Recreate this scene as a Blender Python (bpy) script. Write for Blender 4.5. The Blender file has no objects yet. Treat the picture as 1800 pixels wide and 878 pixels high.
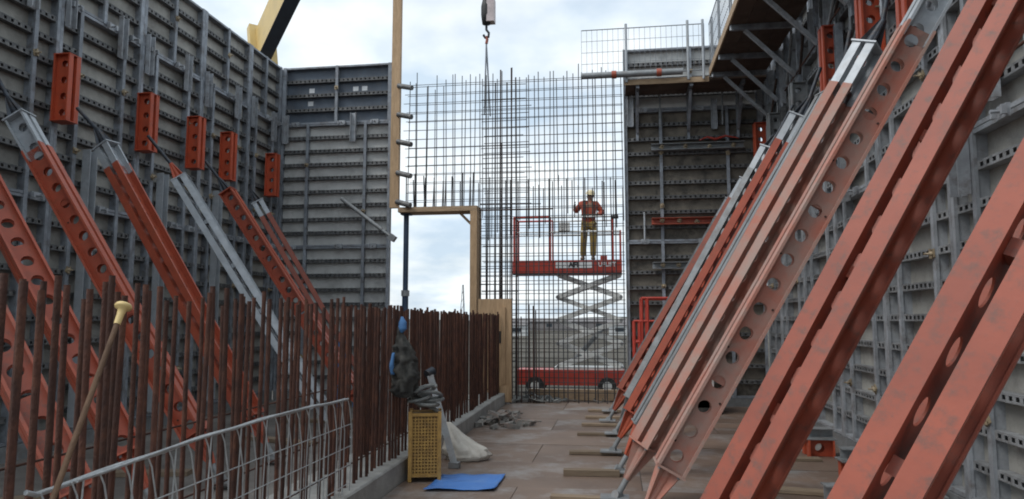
import bpy, bmesh, math, random
from mathutils import Vector, Matrix, Euler, noise
random.seed(7)
R = math.radians
sc = bpy.context.scene
col = sc.collection

# ------------------------------------------------------------------ camera
cam_d = bpy.data.cameras.new('camera'); cam = bpy.data.objects.new('camera', cam_d); col.objects.link(cam)
cam.location = (0, 0, 1.65)
cam.rotation_euler = (R(90 + 5.62), 0, R(8.379))
cam_d.sensor_width = 36; cam_d.lens = 25.0
cam_d.clip_start = 0.05; cam_d.clip_end = 6000
sc.camera = cam

# ------------------------------------------------------------------ world
SUN_EL, SUN_AZ = R(52), R(236)          # azimuth measured clockwise from +Y
w = bpy.data.worlds.new('World'); sc.world = w; w.use_nodes = True
nt = w.node_tree; nt.nodes.clear()
def wn(t, **k):
    n = nt.nodes.new(t)
    for a, b in k.items(): setattr(n, a, b)
    return n
out = wn('ShaderNodeOutputWorld')
sky = wn('ShaderNodeTexSky', sky_type='NISHITA', sun_disc=False, sun_elevation=SUN_EL, sun_rotation=SUN_AZ, dust_density=2.5, air_density=1.0)
bg1 = wn('ShaderNodeBackground'); bg1.inputs['Strength'].default_value = 0.12
nt.links.new(sky.outputs[0], bg1.inputs['Color'])
tc = wn('ShaderNodeTexCoord')
sep = wn('ShaderNodeSeparateXYZ'); nt.links.new(tc.outputs['Generated'], sep.inputs[0])
addz = wn('ShaderNodeMath', operation='ADD'); addz.inputs[1].default_value = 0.28
absz = wn('ShaderNodeMath', operation='ABSOLUTE'); nt.links.new(sep.outputs['Z'], absz.inputs[0]); nt.links.new(absz.outputs[0], addz.inputs[0])
comb = wn('ShaderNodeCombineXYZ')
for i, a in enumerate('XY'):
    d = wn('ShaderNodeMath', operation='DIVIDE'); nt.links.new(sep.outputs[a], d.inputs[0]); nt.links.new(addz.outputs[0], d.inputs[1]); nt.links.new(d.outputs[0], comb.inputs[i])
nz = wn('ShaderNodeTexNoise'); nz.inputs['Scale'].default_value = 1.7; nz.inputs['Detail'].default_value = 7; nz.inputs['Roughness'].default_value = 0.52
nt.links.new(comb.outputs[0], nz.inputs['Vector'])
r1 = wn('ShaderNodeValToRGB')       # cover of the cloud deck
r1.color_ramp.elements[0].position = 0.30; r1.color_ramp.elements[0].color = (.72, .72, .72, 1)
r1.color_ramp.elements[1].position = 0.56; r1.color_ramp.elements[1].color = (1, 1, 1, 1)
nt.links.new(nz.outputs[0], r1.inputs[0])
nz2 = wn('ShaderNodeTexNoise'); nz2.inputs['Scale'].default_value = 2.6; nz2.inputs['Detail'].default_value = 5
mp = wn('ShaderNodeMapping'); mp.inputs['Location'].default_value = (3.1, 1.7, 0); nt.links.new(comb.outputs[0], mp.inputs[0]); nt.links.new(mp.outputs[0], nz2.inputs['Vector'])
r2 = wn('ShaderNodeValToRGB')       # light and grey parts of the clouds
r2.color_ramp.elements[0].position = 0.38; r2.color_ramp.elements[0].color = (.56, .68, .80, 1)
r2.color_ramp.elements[1].position = 0.62; r2.color_ramp.elements[1].color = (.93, .98, 1.0, 1)
nt.links.new(nz2.outputs[0], r2.inputs[0])
bg2 = wn('ShaderNodeBackground'); bg2.inputs['Strength'].default_value = 0.95
nt.links.new(r2.outputs[0], bg2.inputs['Color'])
mx = wn('ShaderNodeMixShader'); nt.links.new(r1.outputs[0], mx.inputs[0]); nt.links.new(bg1.outputs[0], mx.inputs[1]); nt.links.new(bg2.outputs[0], mx.inputs[2])
nt.links.new(mx.outputs[0], out.inputs[0])

sd = bpy.data.lights.new('sun', 'SUN'); sd.energy = 1.5; sd.angle = R(28); sd.color = (1, .965, .92)
so = bpy.data.objects.new('sun', sd); col.objects.link(so)
sdir = Vector((math.sin(SUN_AZ) * math.cos(SUN_EL), math.cos(SUN_AZ) * math.cos(SUN_EL), math.sin(SUN_EL)))
so.rotation_euler = sdir.to_track_quat('Z', 'Y').to_euler(); so.location = (0, 0, 30)

sc.view_settings.view_transform = 'Standard'; sc.view_settings.look = 'None'
sc.view_settings.exposure = 0.35; sc.view_settings.gamma = 1.0; sc.view_settings.use_curve_mapping = False
sc.render.engine = 'CYCLES'
try: sc.cycles.filter_width = 1.9
except Exception: pass

# ------------------------------------------------------------------ materials
MATS = {}
def mat(name, base, base2=None, rough=0.6, metal=0.0, scale=6.0, lo=0.35, hi=0.65, wear=None, wear_amt=0.6, wear_scale=9.0, bump=0.0, bump_scale=60, stretch=None, coord='Object', rough2=None, tint=0.0):
    """base/base2 mottled by noise; wear = a third colour in patches (rust, dust, dirt); tint = random value shift per object."""
    m = bpy.data.materials.new(name); m.use_nodes = True; t = m.node_tree; N = t.nodes; L = t.links
    b = N['Principled BSDF']; b.inputs['Roughness'].default_value = rough; b.inputs['Metallic'].default_value = metal
    tcn = N.new('ShaderNodeTexCoord'); mpn = N.new('ShaderNodeMapping'); L.new(tcn.outputs[coord], mpn.inputs[0])
    oi = N.new('ShaderNodeObjectInfo')
    rv = N.new('ShaderNodeVectorMath'); rv.operation = 'SCALE'; rv.inputs[0].default_value = (37, 23, 51); L.new(oi.outputs['Random'], rv.inputs['Scale'])
    L.new(rv.outputs[0], mpn.inputs['Location'])
    if stretch: mpn.inputs['Scale'].default_value = stretch
    base2 = base2 or tuple(c * .72 for c in base)
    n1 = N.new('ShaderNodeTexNoise'); n1.inputs['Scale'].default_value = scale; n1.inputs['Detail'].default_value = 6; n1.inputs['Roughness'].default_value = .6
    L.new(mpn.outputs[0], n1.inputs['Vector'])
    rp = N.new('ShaderNodeValToRGB'); rp.color_ramp.elements[0].position = lo; rp.color_ramp.elements[1].position = hi
    rp.color_ramp.elements[0].color = (*base2, 1); rp.color_ramp.elements[1].color = (*base, 1)
    L.new(n1.outputs[0], rp.inputs[0]); c = rp.outputs[0]
    if wear:
        n2 = N.new('ShaderNodeTexNoise'); n2.inputs['Scale'].default_value = wear_scale; n2.inputs['Detail'].default_value = 8; n2.inputs['Roughness'].default_value = .7
        L.new(mpn.outputs[0], n2.inputs['Vector'])
        rw = N.new('ShaderNodeValToRGB'); rw.color_ramp.elements[0].position = .5; rw.color_ramp.elements[1].position = .68
        rw.color_ramp.elements[0].color = (0, 0, 0, 1); rw.color_ramp.elements[1].color = (wear_amt,) * 3 + (1,)
        L.new(n2.outputs[0], rw.inputs[0])
        mxn = N.new('ShaderNodeMix'); mxn.data_type = 'RGBA'; L.new(rw.outputs[0], mxn.inputs[0]); L.new(c, mxn.inputs[6]); mxn.inputs[7].default_value = (*wear, 1)
        c = mxn.outputs[2]
        if rough2 is not None:
            mr = N.new('ShaderNodeMapRange'); mr.inputs[3].default_value = rough; mr.inputs[4].default_value = rough2
            L.new(rw.outputs[0], mr.inputs[0]); L.new(mr.outputs[0], b.inputs['Roughness'])
    if tint:
        hv = N.new('ShaderNodeHueSaturation'); mr2 = N.new('ShaderNodeMapRange'); mr2.inputs[3].default_value = 1 - tint; mr2.inputs[4].default_value = 1 + tint
        L.new(oi.outputs['Random'], mr2.inputs[0]); L.new(mr2.outputs[0], hv.inputs['Value']); L.new(c, hv.inputs['Color']); c = hv.outputs[0]
    L.new(c, b.inputs['Base Color'])
    if bump:
        nb = N.new('ShaderNodeTexNoise'); nb.inputs['Scale'].default_value = bump_scale; nb.inputs['Detail'].default_value = 5; L.new(mpn.outputs[0], nb.inputs['Vector'])
        bn = N.new('ShaderNodeBump'); bn.inputs['Strength'].default_value = bump; bn.inputs['Distance'].default_value = .02
        L.new(nb.outputs[0], bn.inputs['Height']); L.new(bn.outputs[0], b.inputs['Normal'])
    MATS[name] = m; return m
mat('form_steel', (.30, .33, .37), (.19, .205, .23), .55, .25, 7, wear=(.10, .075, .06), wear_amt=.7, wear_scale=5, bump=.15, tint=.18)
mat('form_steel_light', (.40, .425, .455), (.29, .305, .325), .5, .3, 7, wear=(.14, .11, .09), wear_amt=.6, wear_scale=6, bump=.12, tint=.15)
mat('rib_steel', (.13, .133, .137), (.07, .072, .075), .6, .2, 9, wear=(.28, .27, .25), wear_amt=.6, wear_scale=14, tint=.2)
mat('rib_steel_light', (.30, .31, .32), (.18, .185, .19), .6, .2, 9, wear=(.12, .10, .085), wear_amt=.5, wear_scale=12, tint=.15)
mat('sheet', (.38, .37, .34), (.24, .235, .215), .75, 0, 2.2, wear=(.19, .18, .17), wear_amt=.75, wear_scale=3.5, bump=.2, tint=.16)
mat('sheet_pale', (.62, .62, .60), (.49, .49, .475), .7, 0, 2.2, wear=(.30, .30, .29), wear_amt=.6, wear_scale=3.0, bump=.15, tint=.1)
mat('sheet_dark', (.10, .125, .16), (.07, .085, .11), .6, 0, 3, wear=(.15, .15, .15), wear_amt=.4, wear_scale=5, tint=.1)
mat('sheet_warm', (.26, .225, .18), (.13, .115, .095), .8, 0, 2.5, wear=(.055, .05, .045), wear_amt=.9, wear_scale=4, bump=.2, tint=.15)
mat('orange', (.40, .082, .04), (.32, .063, .032), .5, .0, 4, wear=(.23, .07, .04), wear_amt=.6, wear_scale=11, bump=.04, tint=.1)
mat('orange_worn', (.32, .075, .041), (.25, .058, .033), .55, .0, 3, wear=(.13, .065, .05), wear_amt=.8, wear_scale=15, bump=.04, bump_scale=30, tint=.06)
mat('orange_dusty', (.40, .15, .105), (.33, .22, .185), .7, .0, 3.2, wear=(.30, .235, .20), wear_amt=.85, wear_scale=5, bump=.1, tint=.06)
mat('bracket_orange', (.47, .08, .032), (.38, .06, .026), .5, .0, 5, wear=(.25, .08, .05), wear_amt=.4, wear_scale=9, tint=.06)
mat('galv', (.46, .49, .52), (.34, .365, .39), .6, .3, 12, wear=(.23, .22, .21), wear_amt=.5, wear_scale=6, tint=.1)
mat('galv_dull', (.27, .285, .295), (.19, .2, .205), .6, .3, 8, wear=(.17, .13, .11), wear_amt=.5, wear_scale=7, tint=.12)
mat('jack_dark', (.045, .055, .07), (.025, .028, .035), .5, .4, 15, wear=(.14, .09, .06), wear_amt=.4, wear_scale=12)
mat('rust', (.082, .031, .019), (.04, .016, .011), .85, 0, 14, wear=(.14, .055, .028), wear_amt=.4, wear_scale=7, bump=.4, bump_scale=90, stretch=(1, 1, 1), tint=.3)
mat('rust_dark', (.055, .032, .025), (.03, .02, .017), .85, 0, 10, wear=(.10, .05, .03), wear_amt=.5, wear_scale=9, tint=.3)
mat('rebar_steel', (.062, .064, .07), (.032, .034, .038), .7, .2, 10, wear=(.11, .06, .045), wear_amt=.5, wear_scale=3, tint=.35)
mat('timber', (.50, .34, .20), (.38, .25, .14), .75, 0, 5, wear=(.26, .18, .11), wear_amt=.5, wear_scale=6, stretch=(6, 6, .8), bump=.15, tint=.08)
mat('timber_x', (.42, .30, .19), (.30, .21, .13), .8, 0, 5, wear=(.18, .13, .09), wear_amt=.6, wear_scale=6, stretch=(.8, 6, 6), bump=.15, tint=.15)
mat('timber_dirty', (.27, .20, .135), (.17, .125, .085), .85, 0, 5, wear=(.12, .095, .075), wear_amt=.7, wear_scale=5, stretch=(.8, 6, 6), bump=.2, tint=.25)
mat('board_brown', (.11, .07, .05), (.07, .045, .033), .8, 0, 3, wear=(.17, .13, .10), wear_amt=.4, wear_scale=4, tint=.2)
mat('floor_ply', (.185, .130, .098), (.122, .084, .064), .55, 0, 1.1, wear=(.25, .245, .24), wear_amt=.75, wear_scale=1.3, bump=.12, coord='Object', rough2=.32, tint=.10)
mat('concrete', (.36, .36, .345), (.25, .25, .24), .85, 0, 3, wear=(.19, .18, .165), wear_amt=.6, wear_scale=4, bump=.3)
mat('slab', (.21, .195, .18), (.13, .118, .108), .8, 0, 1.5, wear=(.10, .085, .075), wear_amt=.6, wear_scale=2.5, bump=.3)
mat('earth', (.105, .095, .08), (.06, .055, .045), .9, 0, .08, wear=(.15, .14, .125), wear_amt=.6, wear_scale=.12, bump=.4, bump_scale=2)
mat('hill', (.085, .09, .085), (.05, .056, .05), .95, 0, .012, wear=(.11, .10, .085), wear_amt=.6, wear_scale=.03)
mat('lift_red', (.46, .05, .03), (.38, .04, .025), .45, 0, 4, wear=(.22, .06, .05), wear_amt=.4, wear_scale=8, tint=.05)
mat('lift_grey', (.76, .76, .74), (.64, .64, .62), .5, .1, 5, wear=(.32, .28, .24), wear_amt=.5, wear_scale=8)
mat('sign_white', (.72, .73, .74), (.6, .61, .62), .5)
mat('black', (.02, .02, .022), (.012, .012, .014), .6)
mat('tyre', (.03, .03, .03), (.02, .02, .02), .9, wear=(.10, .09, .08), wear_amt=.6)
mat('boom_yellow', (.68, .50, .20), (.58, .43, .18), .5, 0, 1.5, wear=(.42, .34, .2), wear_amt=.3, wear_scale=2)
mat('boom_shade', (.035, .05, .085), (.025, .035, .06), .5, 0, 2)  # navy tone that paints shade on the boom's lower face
mat('hook_pale', (.55, .47, .47), (.42, .36, .36), .6)
mat('steel_wire', (.25, .27, .29), (.17, .18, .2), .5, .5, 20)
mat('wire_galv', (.50, .53, .54), (.38, .4, .41), .45, .5, 20)
mat('blue_prop', (.03, .06, .11), (.02, .04, .075), .55)
mat('blue_sheet', (.055, .20, .56), (.045, .16, .47), .5, 0, 4, wear=(.16, .26, .45), wear_amt=.35, wear_scale=5, bump=.3, bump_scale=14)
mat('blue_board', (.06, .19, .42), (.045, .14, .32), .6)
mat('yellow_box', (.44, .26, .065), (.30, .17, .045), .6, 0, 10, wear=(.22, .13, .05), wear_amt=.6, wear_scale=12, tint=.06)
mat('yellow_box_dark', (.27, .165, .055), (.17, .10, .04), .7, 0, 22, wear=(.10, .065, .03), wear_amt=.7, wear_scale=25)
mat('sack', (.62, .59, .53), (.48, .45, .40), .8, 0, 6, wear=(.36, .31, .26), wear_amt=.4, wear_scale=6, bump=.25, bump_scale=25)
mat('cloth_dark', (.055, .055, .05), (.03, .03, .029), .9, 0, 8, wear=(.12, .115, .10), wear_amt=.5, wear_scale=7, bump=.4, bump_scale=30)
mat('cloth_grey', (.22, .225, .215), (.13, .135, .13), .85, 0, 9, wear=(.3, .29, .27), wear_amt=.5, wear_scale=12, bump=.4, bump_scale=30)
mat('cloth_blue', (.08, .22, .46), (.06, .16, .34), .8)
mat('rubble', (.24, .235, .22), (.14, .135, .125), .9, 0, 12, wear=(.30, .13, .08), wear_amt=.5, wear_scale=6, tint=.2)
mat('cap_yellow', (.72, .55, .24), (.62, .46, .2), .5)
mat('rod_brown', (.145, .085, .05), (.09, .05, .03), .8, 0, 12, wear=(.20, .12, .07), wear_amt=.5, wear_scale=9, bump=.3)
mat('brass_nut', (.36, .29, .19), (.24, .19, .13), .5, .3, 20, tint=.2)
mat('hivis', (.40, .075, .035), (.29, .05, .025), .75, 0, 12, wear=(.26, .05, .03), wear_amt=.5, wear_scale=10)
mat('trousers', (.34, .235, .055), (.25, .16, .04), .85, 0, 10, wear=(.16, .10, .04), wear_amt=.5, wear_scale=9)
mat('skin', (.33, .19, .13), (.28, .155, .105), .6)
mat('helmet', (.68, .58, .36), (.6, .5, .3), .4)
mat('strap', (.10, .10, .08), (.07, .07, .055), .8)
mat('cabin', (.55, .56, .56), (.45, .46, .46), .7, 0, .6, wear=(.3, .3, .3), wear_amt=.4, wear_scale=1)
mat('far_roof', (.20, .19, .19), (.15, .14, .14), .8)
mat('window_dark', (.03, .04, .05), (.02, .03, .04), .3)
M = MATS
for q in ('earth', 'hill', 'slab'): M[q].node_tree.nodes['Principled BSDF'].inputs['Specular IOR Level'].default_value = .08

# ------------------------------------------------------------------ mesh helpers
class MB:
    def __init__(s): s.v = []; s.f = []; s.sm = []
    def add(s, vs, fs, smooth=False):
        k = len(s.v); s.v += [tuple(v) for v in vs]; s.f += [tuple(i + k for i in f) for f in fs]; s.sm += [smooth] * len(fs); return s
    def box(s, x0, x1, y0, y1, z0, z1, m=None):
        vs = [Vector((x, y, z)) for x in (x0, x1) for y in (y0, y1) for z in (z0, z1)]
        if m is not None: vs = [m @ v for v in vs]
        return s.add(vs, [(0, 1, 3, 2), (4, 6, 7, 5), (0, 4, 5, 1), (2, 3, 7, 6), (0, 2, 6, 4), (1, 5, 7, 3)])
    def tube(s, p0, p1, r0, r1=None, n=8, cap=True):
        p0, p1 = Vector(p0), Vector(p1); r1 = r0 if r1 is None else r1
        d = (p1 - p0).normalized(); a = d.orthogonal().normalized(); b = d.cross(a)
        vs = []
        for p, r in ((p0, r0), (p1, r1)):
            vs += [p + (a * math.cos(2 * math.pi * i / n) + b * math.sin(2 * math.pi * i / n)) * r for i in range(n)]
        s.add(vs, [(i, (i + 1) % n, n + (i + 1) % n, n + i) for i in range(n)], True)
        if cap: s.add(vs, [tuple(range(n - 1, -1, -1)), tuple(range(n, 2 * n))])
        return s
    def path(s, pts, r, n=6):
        pts = [Vector(p) for p in pts]; m = len(pts); rings = []
        up = None
        for i, p in enumerate(pts):
            d = (pts[min(i + 1, m - 1)] - pts[max(i - 1, 0)]).normalized()
            a = d.orthogonal().normalized() if up is None else (up - d * up.dot(d)).normalized()
            up = a; b = d.cross(a); rr = r[i] if isinstance(r, (list, tuple)) else r
            rings += [p + (a * math.cos(2 * math.pi * k / n) + b * math.sin(2 * math.pi * k / n)) * rr for k in range(n)]
        fs = [(i * n + k, i * n + (k + 1) % n, (i + 1) * n + (k + 1) % n, (i + 1) * n + k) for i in range(m - 1) for k in range(n)]
        s.add(rings, fs, True); s.add(rings, [tuple(range(n - 1, -1, -1)), tuple(range((m - 1) * n, m * n))]); return s
    def obar(s, p0, p1, w, h, up=(0, 0, 1)):
        p0, p1 = Vector(p0), Vector(p1); d = (p1 - p0); L = d.length; d.normalize(); u = Vector(up)
        x = d.cross(u)
        if x.length < 1e-4: x = d.orthogonal()
        x.normalize(); u = x.cross(d)
        m = Matrix((x, d, u)).transposed().to_4x4(); m.translation = p0
        return s.box(-w / 2, w / 2, 0, L, -h / 2, h / 2, m)
    def lathe(s, prof, n=12, c=(0, 0, 0), m=None):
        vs = []
        for r, z in prof: vs += [Vector((c[0] + r * math.cos(2 * math.pi * k / n), c[1] + r * math.sin(2 * math.pi * k / n), c[2] + z)) for k in range(n)]
        if m is not None: vs = [m @ v for v in vs]
        q = len(prof)
        s.add(vs, [(i * n + k, i * n + (k + 1) % n, (i + 1) * n + (k + 1) % n, (i + 1) * n + k) for i in range(q - 1) for k in range(n)], True)
        s.add(vs, [tuple(range(n - 1, -1, -1)), tuple(range((q - 1) * n, q * n))]); return s
    def mesh(s, name, m):
        me = bpy.data.meshes.new(name); me.from_pydata(s.v, [], s.f)
        me.polygons.foreach_set('use_smooth', s.sm); me.materials.append(m if not isinstance(m, str) else MATS[m]); me.update(); return me
    def build(s, name, m, parent=None, loc=(0, 0, 0), rot=None):
        return place(s.mesh(name, m), name, parent, loc, rot)
def place(me, name, parent=None, loc=(0, 0, 0), rot=None, scale=None):
    o = bpy.data.objects.new(name, me); col.objects.link(o)
    if parent is not None: o.parent = parent
    if isinstance(rot, Matrix):
        o.matrix_local = Matrix.Translation(loc) @ rot.to_4x4()
    else:
        o.location = loc
        if rot: o.rotation_euler = rot
    if scale: o.scale = scale
    return o
def tag(o, label, cat, group=None):
    o['label'] = label; o['category'] = cat
    if group: o['group'] = group
    return o
def thing(name, label, cat, loc=(0, 0, 0), rot=None, group=None):
    return tag(place(None, name, None, loc, rot), label, cat, group)
def struct(o): o['kind'] = 'structure'; return o
_cache = {}
def cached(key, fn):
    if key not in _cache: _cache[key] = fn()
    return _cache[key]
def unit_bar(r, m, n=8):
    def f():
        b = MB(); b.tube((0, 0, 0), (0, 0, 1), r, r * .97, n); return b.mesh('bar', m)
    return cached(('bar', r, m, n), f)
def bar_between(name, p0, p1, r, m, parent, n=8, origin=(0, 0, 0)):
    p0 = Vector(p0) - Vector(origin); p1 = Vector(p1) - Vector(origin); d = p1 - p0
    o = place(unit_bar(r, m, n), name, parent); o.rotation_mode = 'QUATERNION'
    o.location = p0; o.rotation_quaternion = Vector((0, 0, 1)).rotation_difference(d.normalized()); o.scale = (1, 1, d.length)
    return o

# ------------------------------------------------------------------ setting: ground, hills, slab, floor
b = MB(); n = 60
for i in range(n + 1):
    for j in range(n + 1):
        x = (i / n - .5) * 2; y = (j / n - .5) * 2
        x = math.copysign(abs(x) ** 2.2, x) * 3500; y = math.copysign(abs(y) ** 2.2, y) * 3500
        b.v.append((x, y, -.12 - max(0, (abs(x) + abs(y) - 60)) * .004))
b.f = [(i * (n + 1) + j, (i + 1) * (n + 1) + j, (i + 1) * (n + 1) + j + 1, i * (n + 1) + j + 1) for i in range(n) for j in range(n)]; b.sm = [True] * len(b.f)
struct(b.build('ground', 'earth'))
b = MB(); nx = 120; ny = 10
for j in range(ny + 1):
    for i in range(nx + 1):
        x = (i / nx - .5) * 2600; y = 420 + j * 60
        h = -4 + math.sin(j / ny * math.pi) * (7 + 5 * noise.noise(Vector((x * .004, j * .2, 3))) + 2 * noise.noise(Vector((x * .02, j * .5, 9))))
        b.v.append((x, y, h if 0 < j < ny else -9))
b.f = [(j * (nx + 1) + i, j * (nx + 1) + i + 1, (j + 1) * (nx + 1) + i + 1, (j + 1) * (nx + 1) + i) for j in range(ny) for i in range(nx)]; b.sm = [True] * len(b.f)
struct(b.build('hills', 'hill'))
b = MB(); b.box(-7.9, 3.5, -4, 15.3, -.4, -.03); slab = struct(b.build('slab', 'slab'))
# plywood boards covering the working aisle
floor = struct(MB().box(-2.2, 3.3, -3, 15.0, -.028, -.016).build('floor', 'slab'))
yy = -2.6; row = 0
while yy < 14.9:
    d = 1.22 if yy + 1.22 < 14.9 else 14.95 - yy
    xs = [-2.19, .22, 2.66, 3.28] if row % 2 == 0 else [-2.19, -1.0, 1.44, 3.28]
    for a, c in zip(xs, xs[1:]):
        z = random.uniform(-.002, .004)
        bb = MB(); g = .004
        bb.box(-(c - a) / 2 + g, (c - a) / 2 - g, -d / 2 + g, d / 2 - g, -.012, 0)
        bb.build('floor_board', 'floor_ply', floor, ((a + c) / 2, yy + d / 2, z), (R(random.uniform(-.12, .12)), 0, R(random.uniform(-.15, .15))))
    yy += d; row += 1
# concrete kicker that carries the starter bars
kx0, kx1 = -2.86, -2.2
b = MB(); segs = 30; prof = [(kx0, -.03), (kx0, .2), (kx0 + .015, .215), (kx1 - .015, .215), (kx1, .2), (kx1, -.03)]
for i in range(segs + 1):
    y = -3 + i * (17.2) / segs
    for q, (x, z) in enumerate(prof): b.v.append((x + .006 * noise.noise(Vector((y * 2, q, 0))), y, z + .008 * noise.noise(Vector((y * 1.5, q, 5))) * (z > 0)))
b.f = [(i * 6 + q, i * 6 + q + 1, (i + 1) * 6 + q + 1, (i + 1) * 6 + q) for i in range(segs) for q in range(5)] + [(0, 1, 2, 3, 4, 5), tuple(segs * 6 + q for q in range(5, -1, -1))]
b.sm = [False] * len(b.f)
kick = b.build('concrete_kerb', 'concrete'); struct(kick)

# ------------------------------------------------------------------ formwork walls
DEP = .125
def rib_mesh(wd, m):
    def f():
        b = MB(); y0, y1, h = .03, DEP - .002, .036; fr = .28 if 'light' in m else .18
        b.box(0, wd, y0, y1, h - .006, h); b.box(0, wd, y0, y1, -h, -h + .006)
        b.box(0, wd, y0, y0 + .006, h - .018, h - .0065); b.box(0, wd, y0, y0 + .006, -h + .0065, -h + .018)
        k = max(2, int(wd / .095)); p = wd / k
        for i in range(k): b.box(i * p + p * fr, i * p + p * (1 - fr), y0 + .001, y0 + .006, -h + .0175, h - .0175)
        return b.mesh('rib', m)
    return cached(('rib', round(wd, 3), m), f)
def post_mesh(h, m, wide):
    def f():
        b = MB()
        b.box(-wide / 2, wide / 2, 0, .008, 0, h); b.box(-.012, .012, .009, DEP - .001, .001, h - .001)
        b.box(-wide / 2, -wide / 2 + .006, .0085, .03, .001, h - .001); b.box(wide / 2 - .006, wide / 2, .0085, .03, .001, h - .001)
        return b.mesh('post', m)
    return cached(('post', round(h, 3), m, wide), f)
def nut_mesh():
    def f():
        b = MB(); m = Matrix.Rotation(R(90), 4, 'X')
        b.box(-.04, .04, -.012, 0, -.04, .04)
        b.lathe([(.024, .012), (.024, .035), (.01, .036), (.01, .08)], 8, m=m)
        for s in (-1, 1): b.box(min(s * .015, s * .045), max(s * .015, s * .045), -.034, -.02, -.012, .012)
        return b.mesh('tie_nut', 'brass_nut')
    return cached('nut', f)
def clamp_mesh():
    def f():
        b = MB(); b.box(-.07, .07, -.03, -.001, -.05, .05); b.box(-.085, -.06, -.07, -.0305, -.035, .035); b.box(.06, .085, -.07, -.0305, -.035, .035)
        b.tube((0, -.03, 0), (0, -.11, 0), .014, n=6); return b.mesh('joint_clamp', 'form_steel_light')
    return cached('clamp', f)
def bridge_mesh(h):
    def f():
        b = MB(); b.box(-.06, .06, -.012, -.002, 0, h); b.box(-.06, -.05, -.075, -.0125, 0, h); b.box(.05, .06, -.075, -.0125, 0, h)
        return b.mesh('bridging_channel', 'form_steel_light')
    return cached(('bridge', h), f)
def panel(root, u, z, wd, h, stiffs, sheet, post, rib, ribs=None, nuts=True, edge=.05):
    p = MB().box(.002, wd - .002, DEP, DEP + .02, .002, h - .002).build('panel', sheet, root, (u, 0, z))
    for e in (edge / 2 + .002, wd - edge / 2 - .002): place(post_mesh(h, post, edge), 'edge_post', p, (e, 0, 0))
    for s in stiffs: place(post_mesh(h, post, .06), 'stiffener', p, (s, .003, 0))
    k = ribs or max(2, round(h / .29)); st = h / k
    tm = cached(('tb', round(wd, 3), post), lambda: MB().box(0, wd, .012, DEP - .003, -.018, .018).mesh('edge_rail', post))
    place(tm, 'edge_rail', p, (0, 0, .022)); place(tm, 'edge_rail', p, (0, 0, h - .022))
    for i in range(1, k): place(rib_mesh(wd - .02, rib), 'rib', p, (.01, 0, i * st + random.uniform(-.003, .003)))
    if nuts:
        for s in stiffs:
            for zz in ((.75,) if h < 2 else (.7, h - .9)):
                if random.random() < .8: place(nut_mesh(), 'tie_nut', p, (s, 0, zz + random.uniform(-.04, .04)), (0, random.uniform(0, 3), 0))
    return p
TIERS = [(.16, 3.02), (3.18, 2.66), (5.84, 1.28)]
def wall(root, edges, st, sheets, posts, ribs, tiers=TIERS, topstiff=True):
    for a, c in zip(edges, edges[1:]):
        wd = c - a
        for ti, (z, h) in enumerate(tiers):
            ss = [wd * f for f in st] if wd > 1.2 else [wd * .5]
            if ti == 2: ss = [wd * .5]
            panel(root, a, z, wd, h, ss, sheets[ti], posts[ti], ribs[ti], edge=.05 if ti < 2 else .075)
        for z in (3.18, 5.84):
            for f in (.14, .56, .86): 
                if random.random() < .9: place(clamp_mesh(), 'joint_clamp', root, (a + wd * f, .012, z))
        if wd > 1:
            for f in (.0, .62): place(bridge_mesh(.62), 'bridging_channel', root, (a + wd * f + .12, -.004, 5.84 - .38 + random.uniform(-.08, .05)))

LX = -7.15
wl = thing('formwork_wall', 'long grey steel formwork wall behind the rusty starter bars, with orange brackets', 'formwork wall', (LX, 0, 0), (0, 0, R(90)))
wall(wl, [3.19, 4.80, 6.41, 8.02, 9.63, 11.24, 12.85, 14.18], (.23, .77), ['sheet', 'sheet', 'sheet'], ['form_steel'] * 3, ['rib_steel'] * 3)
MB().box(14.182, 14.335, .02, .17, .16, 7.10).build('corner_post', 'form_steel', wl)
MB().box(3.2, 14.18, .0, .2, -.03, .155).build('base_beam', 'galv_dull', wl)
for y in (5.35, 6.95, 8.6, 10.18, 11.75):      # steel soldiers clipped upright on the wall below the brackets
    s = MB(); s.box(-.07, .07, -.012, -.002, .25, 3.95); s.box(-.07, -.06, -.12, -.0125, .25, 3.95); s.box(.06, .07, -.12, -.0125, .25, 3.95)
    s.build('upright_soldier', 'galv', wl, (y, 0, 0))

EY = 14.2
we = thing('formwork_wall', 'pale grey formwork end wall panel with dark blue top, between the long wall and the doorway', 'formwork wall', (LX + .003, EY, 0))
wall(we, [0, 2.46], (.245, .77), ['sheet_pale', 'sheet_pale', 'sheet_dark'], ['form_steel'] * 3, ['rib_steel'] * 3)
MB().box(0, 2.46, 0, .2, -.03, .155).build('base_beam', 'galv_dull', we)
for u, z in ((1.62, 6.62), (1.82, 6.62), (.62, 6.62), (.60, 6.33)):     # little white stickers on the dark top panel
    MB().box(-.06, .06, DEP - .004, DEP - .0005, -.05, .05).build('sticker', 'sign_white', we, (u, 0, z))

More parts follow.
